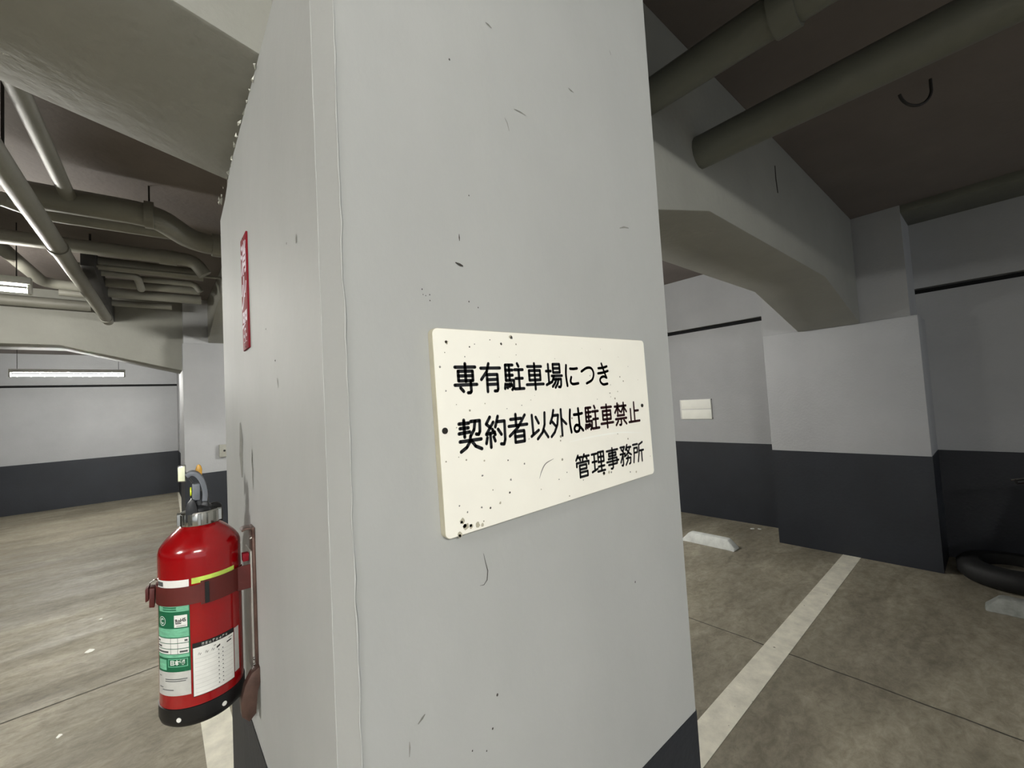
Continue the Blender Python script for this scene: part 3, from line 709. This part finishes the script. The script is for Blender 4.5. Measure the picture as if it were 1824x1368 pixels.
MB().tube([uvz(-.0128, -.013, 1.6075), uvz(-.0150, -.013, 1.6075)], .0088, 18).build('gauge', 'gauge_yellow', ext)
slab('safety_pin', [(-.0060, 1.634), (-.0060, 1.648), (-.0035, 1.6565), (.0, 1.6595), (.0040, 1.6560), (.0058, 1.648), (.0050, 1.628)], .008, .016, 'pin_yellow', .002)
slab('nozzle_end', [(-.0350, 1.6285), (-.0212, 1.6275), (-.0212, 1.6620), (-.0350, 1.6600)], -.006, .012, 'chrome', .002)
slab('nozzle_face', [(-.0338, 1.6305), (-.0228, 1.6295), (-.0228, 1.6590), (-.0338, 1.6575)], -.0075, -.0055, 'tag_pale', .0004)
MB().tube(fillet([uvz(.012, .006, 1.566), uvz(.030, .012, 1.570), uvz(.034, .03, 1.545), uvz(.030, .062, 1.50), uvz(.020, .074, 1.34), uvz(.018, .074, 1.22)], .02), .008, 10).build('hose', 'black_rubber', ext, smooth=50)

br = empty('extinguisher_bracket', (.160, 1.060, 1.18)); tag(br, 'rusty red metal wall bracket and strap holding the fire extinguisher', 'bracket')
def B(x, y, z): return (x-.160, y-1.060, z-1.18)
def bbox(name, x0, x1, y0, y1, z0, z1, mt, bev=.0008):
    a = B(x0, y0, z0); c = B(x1, y1, z1)
    return MB().box(a[0], c[0], a[1], c[1], a[2], c[2]).build(name, mt, br, bevel=bev)
bbox('back_plate', .1545, .1598, 1.040, 1.082, 1.205, 1.520, 'bracket_metal')
bbox('inner_plate', .1515, .1546, 1.050, 1.115, 1.22, 1.47, 'bracket_pale')
MB().extrude(band_profile([(.1565, 1.500), (.1560, 1.5125), (.1530, 1.5185), (.1440, 1.5200), (.1360, 1.5170)], .003), lambda a, c, t: B(a, t, c), 1.038, 1.072).build('top_hook', 'bracket_metal', br, bevel=.0005)
for z in (1.497, 1.250, 1.238): MB().tube([B(.1548, 1.052, z), B(.1515, 1.052, z)], .004, 10).build('screw', 'chrome', br)
# strap: a band around the front of the body, closing at the wall
def strapring(p0, p1, z0, z1, r, mt, name, th=.0018):
    n = 30; rings = []
    for i in range(n+1):
        p = p0+(p1-p0)*i/n
        rings.append([Vector(onbody(p, z, rad))+Vector((EC.x-.160, EC.y-1.060, ZB-1.18)) for rad, z in ((r, z0), (r+th, z0), (r+th, z1), (r, z1))])
    return MB().loft(rings).build(name, mt, br, smooth=30)
strapring(-98, 3, 1.4030, 1.4368, ER+.0010, 'strap_red', 'strap')
strapring(-1, 70, 1.3990, 1.4430, ER+.0030, 'strap_red', 'strap_overlap')
MB().extrude([(.0, 1.4005), (.0, 1.4400), (.0030, 1.4400), (.0030, 1.4005)], lambda a, c, t: tuple(Vector(onbody(4+t, c, ER+.0048+a))+Vector((EC.x-.160, EC.y-1.060, ZB-1.18))), 0, 5).build('strap_slot', 'label_black', br)
MB().extrude([(1.395, .0), (1.395, .05), (1.4430, .05), (1.4430, .0)], lambda z, t, y: B(.128+t*.6, y, z), 1.052, 1.056).build('strap_arm', 'strap_red', br)
lk = Vector(onbody(-92, 1.42, ER+.004))+Vector((EC.x-.160, EC.y-1.060, ZB-1.18))
def bk(u, d, z): return tuple(lk + RD*u + VD*d + Vector((0, 0, z)))
MB().extrude([(-.004, -.022), (.004, -.024), (.005, .012), (-.003, .014)], lambda a, c, t: bk(a-.004, t, c), -.016, .010).build('buckle', 'strap_red', br, bevel=.001)
MB().extrude([(-.0095, -.012), (-.0045, -.010), (-.0045, .016), (-.0095, .012)], lambda a, c, t: bk(a-.004, t, c), -.012, .008).build('buckle_lever', 'strap_red', br, bevel=.001)
MB().tube([bk(-.008, 0, .010), bk(-.007, 0, .020), bk(.0, 0, .025), bk(.006, 0, .022)], .0013, 6).build('buckle_wire', 'chrome', br)
# cradle carrying the foot of the extinguisher
MB().extrude([(.1445, 1.232), (.1595, 1.240), (.1598, 1.209), (.1550, 1.193), (.1510, 1.152), (.1390, 1.141), (.1265, 1.156), (.1255, 1.182), (.1330, 1.212)], lambda a, c, t: B(a, t, c), 1.028, 1.048).build('cradle', 'bracket_metal', br, bevel=.001)
bbox('foot_shelf', .085, .150, 1.075, 1.122, 1.1715, 1.1748, 'bracket_metal')
bbox('red_spacer', .138, .149, 1.050, 1.066, 1.452, 1.468, 'plate_red')

# ------------------------------------------------------------------ things on the walls
wn = empty('wall_notice', (XW-.001, 2.868, 1.511)); tag(wn, 'small blank white two-panel notice on the right wall above the wheel stop', 'sign')
MB().box(-.012, 0, -.229, .229, -.142, .142).build('backing', 'label_white', wn, bevel=.002)
MB().box(-.020, -.011, -.226, .205, .008, .136).build('panel', 'paper_white', wn, bevel=.002)
MB().box(-.020, -.011, -.227, .205, -.138, -.006).build('panel', 'paper_white', wn, bevel=.002)
MB().box(-.004, 0, -.236, -.2285, -.142, -.122).build('clip', 'dark_steel', wn)
MB().box(-.004, 0, -.236, -.2285, .124, .142).build('clip', 'dark_steel', wn)
jb = empty('switch_box', (.727, 7.037, 1.324)); tag(jb, 'small grey switch box on the far column beside the pillar edge', 'switch')
MB().box(-.045, .045, -.05, 0, -.085, .085).build('case', 'box_grey', jb, bevel=.006)
MB().tube([(.012, -.049, .0), (.012, -.056, .0)], .014, 12).build('button', 'label_black', jb)

# ------------------------------------------------------------------ painted lines, wheel stops, litter
def fline(pts, label):
    m = MB(); m.prism(pts, 0, .002)
    return tag(m.build('parking_line', 'white_line'), label, 'parking line')
fline([(.914, 1.028), (5.371, 1.032), (5.371, 1.177), (.914, 1.180)], 'white painted bay line from the pillar to the right column')
fline([(.175, 1.56), (.33, 1.56), (.33, 7.02), (.215, 7.02)], 'white painted line on the floor below the extinguisher')
fline([(.33, 8.2), (.45, 8.2), (.55, 13.5), (.44, 13.5)], 'white painted line on the floor behind the far column')
def wheel_stop(x, y0, y1, mt, label):
    t = empty('wheel_stop', (x, (y0+y1)/2, 0)); tag(t, label, 'wheel stop')
    L = (y1-y0)/2; rings = []
    for y, h in ((-L, .02), (-L+.075, .098), (-L+.10, .105), (L-.10, .105), (L-.075, .098), (L, .02)):
        rings.append([(.0, y, 0), (.155, y, 0), (.125, y, h), (.035, y, h)])
    MB().loft(rings).build('block', mt, t, bevel=.008)
    return t
wheel_stop(4.765, 2.005, 2.605, 'concrete_block', 'white concrete wheel stop on the floor below the wall notice')
wheel_stop(4.70, -.41, .195, 'concrete_old', 'grey worn concrete wheel stop at the right picture edge')
random.seed(21)
for x, y, s, lb_ in ((-.384, 5.471, .018, 'white paper scrap farthest out on the left floor'), (-.400, 4.78, .034, 'largest white paper scrap on the left floor'), (-.431, 3.631, .014, 'white paper scrap nearest the camera on the left floor'),
                (5.70, 2.156, .03, 'pale crumb of rubble at the foot of the right wall'), (5.74, 2.08, .02, 'smaller pale crumb of rubble by the right wall')):
    m = MB(); n = 7
    pts = [(x+s*math.cos(2*PI*k/n)*random.uniform(.5, 1.1), y+s*1.3*math.sin(2*PI*k/n)*random.uniform(.4, 1.1)) for k in range(n)]
    m.prism(pts, 0, [random.uniform(.002, .006) for _ in pts])
    tag(m.build('paper_scrap' if x < 0 else 'rubble_crumb', 'paper_white' if x < 0 else 'concrete_block'), lb_, 'litter')

# old tyre lying in the corner by the right column
ty = empty('tyre', (5.50, .02, 0)); tag(ty, 'black tyre lying flat on the floor beside the right column', 'tyre')
R1 = .355
prof = [(.20, .03), (.215, .005), (.26, .0), (.325, .012), (R1, .045), (R1, .125), (.325, .158), (.26, .17), (.215, .165), (.20, .14), (.205, .085)]
m = MB(); seg = 48
for k in range(seg):
    a_ = 2*PI*k/seg; m.v += [(r_*math.cos(a_), r_*math.sin(a_), z) for r_, z in prof]
n = len(prof)
for k in range(seg):
    k2 = (k+1) % seg
    for i in range(n): m.f.append((k*n+i, k2*n+i, k2*n+(i+1) % n, k*n+(i+1) % n))
m.build('rubber_ring', 'tyre', ty, smooth=50)
MB().lathe([(.196, .02), (.202, .03), (.196, .08), (.12, .07), (.05, .095), (.03, .10)], seg=40).build('wheel_rim', 'rim_dusty', ty, smooth=40)

# dark red scooter parked at the right picture edge, nose to the wall
sc_ = empty('scooter', (4.05, -.40, 0)); tag(sc_, 'dark red scooter at the right picture edge, mostly out of view', 'scooter')
def ell(cx, cy, cz, ry, rz, n=16, p=2.6):
    out = []
    for k in range(n):
        a_ = 2*PI*k/n; c_, s_ = math.cos(a_), math.sin(a_)
        out.append((cx, cy+ry*math.copysign(abs(c_)**(2/p), c_), cz+rz*math.copysign(abs(s_)**(2/p), s_)))
    return out
def wheel(x, nm):
    prof_ = [(.12, -.035), (.16, -.048), (.205, -.045), (.228, -.025), (.235, 0), (.228, .025), (.205, .045), (.16, .048), (.12, .035)]
    m = MB(); seg = 36
    for k in range(seg):
        a_ = 2*PI*k/seg; m.v += [(x+r_*math.cos(a_), t_, .235+r_*math.sin(a_)) for r_, t_ in prof_]
    n = len(prof_)
    for k in range(seg):
        k2 = (k+1) % seg
        for i in range(n): m.f.append((k*n+i, k2*n+i, k2*n+(i+1) % n, k*n+(i+1) % n))
    t_ = m.build(nm, 'tyre', sc_, smooth=40)
    MB().tube([(x, -.03, .235), (x, .03, .235)], .118, 24).build('rim', 'chrome', t_, bevel=.006)
wheel(.12, 'rear_wheel'); wheel(1.32, 'front_wheel')
MB().loft([ell(-.18, 0, .66, .05, .04), ell(-.12, 0, .62, .12, .10), ell(.10, 0, .56, .17, .16), ell(.35, 0, .50, .18, .18), ell(.52, 0, .44, .15, .16), ell(.58, 0, .40, .12, .10)]).build('rear_body', 'bike_red', sc_, smooth=50)
MB().loft([ell(-.16, 0, .73, .07, .02), ell(-.05, 0, .755, .13, .04), ell(.20, 0, .75, .15, .05), ell(.42, 0, .73, .13, .05), ell(.55, 0, .69, .07, .03)]).build('seat', 'bike_black', sc_, smooth=50)
MB().extrude([(.45, .27), (.45, .33), (.90, .33), (.96, .30), (.90, .25)], lambda a, c, t: (a, t, c), -.17, .17).build('footboard', 'bike_red', sc_, bevel=.012)
MB().loft([ell(.92, 0, .34, .19, .06), ell(.97, 0, .50, .22, .05), ell(1.02, 0, .66, .20, .05), ell(1.04, 0, .80, .15, .05), ell(1.02, 0, .90, .12, .05), ell(1.0, 0, .95, .08, .03)]).build('leg_shield', 'bike_red', sc_, smooth=50)
MB().tube([(1.00, 0, .90), (1.12, 0, .60), (1.32, .0, .40)], .03, 12).build('steering_column', 'bike_black', sc_, smooth=50)
for s in (-1, 1): MB().tube([(1.20, s*.06, .47), (1.32, s*.06, .235)], .018, 10).build('fork', 'chrome', sc_, smooth=50)
a = [(1.32+.27*math.cos(math.radians(t)), .235+.27*math.sin(math.radians(t))) for t in range(20, 165, 12)]
MB().loft([[(x, -.06, z-.03), (x, -.045, z), (x, .045, z), (x, .06, z-.03)] for x, z in a]).build('front_fender', 'bike_red', sc_, smooth=50)
MB().tube(fillet([(.88, -.33, .95), (.96, -.20, .975), (1.0, 0, .965), (.96, .20, .975), (.88, .33, .95)], .08), .013, 10).build('handlebar', 'chrome', sc_, smooth=50)
for s in (-1, 1):
    MB().tube([(.915, s*.265, .962), (.86, s*.375, .944)], .019, 12).build('grip', 'bike_black', sc_, smooth=50)
    MB().tube([(.95, s*.24, .975), (.96, s*.34, .955), (.93, s*.40, .945)], .006, 8).build('brake_lever', 'chrome', sc_, smooth=50)
MB().loft([ell(1.05, 0, .84, .07, .05), ell(1.08, 0, .84, .085, .06), ell(1.10, 0, .84, .06, .04)]).build('headlight', 'lens_clear', sc_, smooth=50)
MB().loft([ell(-.20, 0, .655, .05, .03), ell(-.185, 0, .655, .065, .04), ell(-.17, 0, .655, .05, .03)]).build('tail_lamp', 'tail_red', sc_, smooth=50)
MB().tube([(.02, .14, .27), (.35, .15, .25), (.55, .12, .24)], [.04, .045, .02], 14).build('exhaust', 'chrome', sc_, smooth=50)
MB().tube([(.44, .13, .27), (.52, .29, .006)], .010, 8).build('side_stand', 'chrome', sc_, smooth=50)
MB().box(-.05, .35, -.07, .07, .20, .40).build('engine_case', 'bike_black', sc_, bevel=.03)
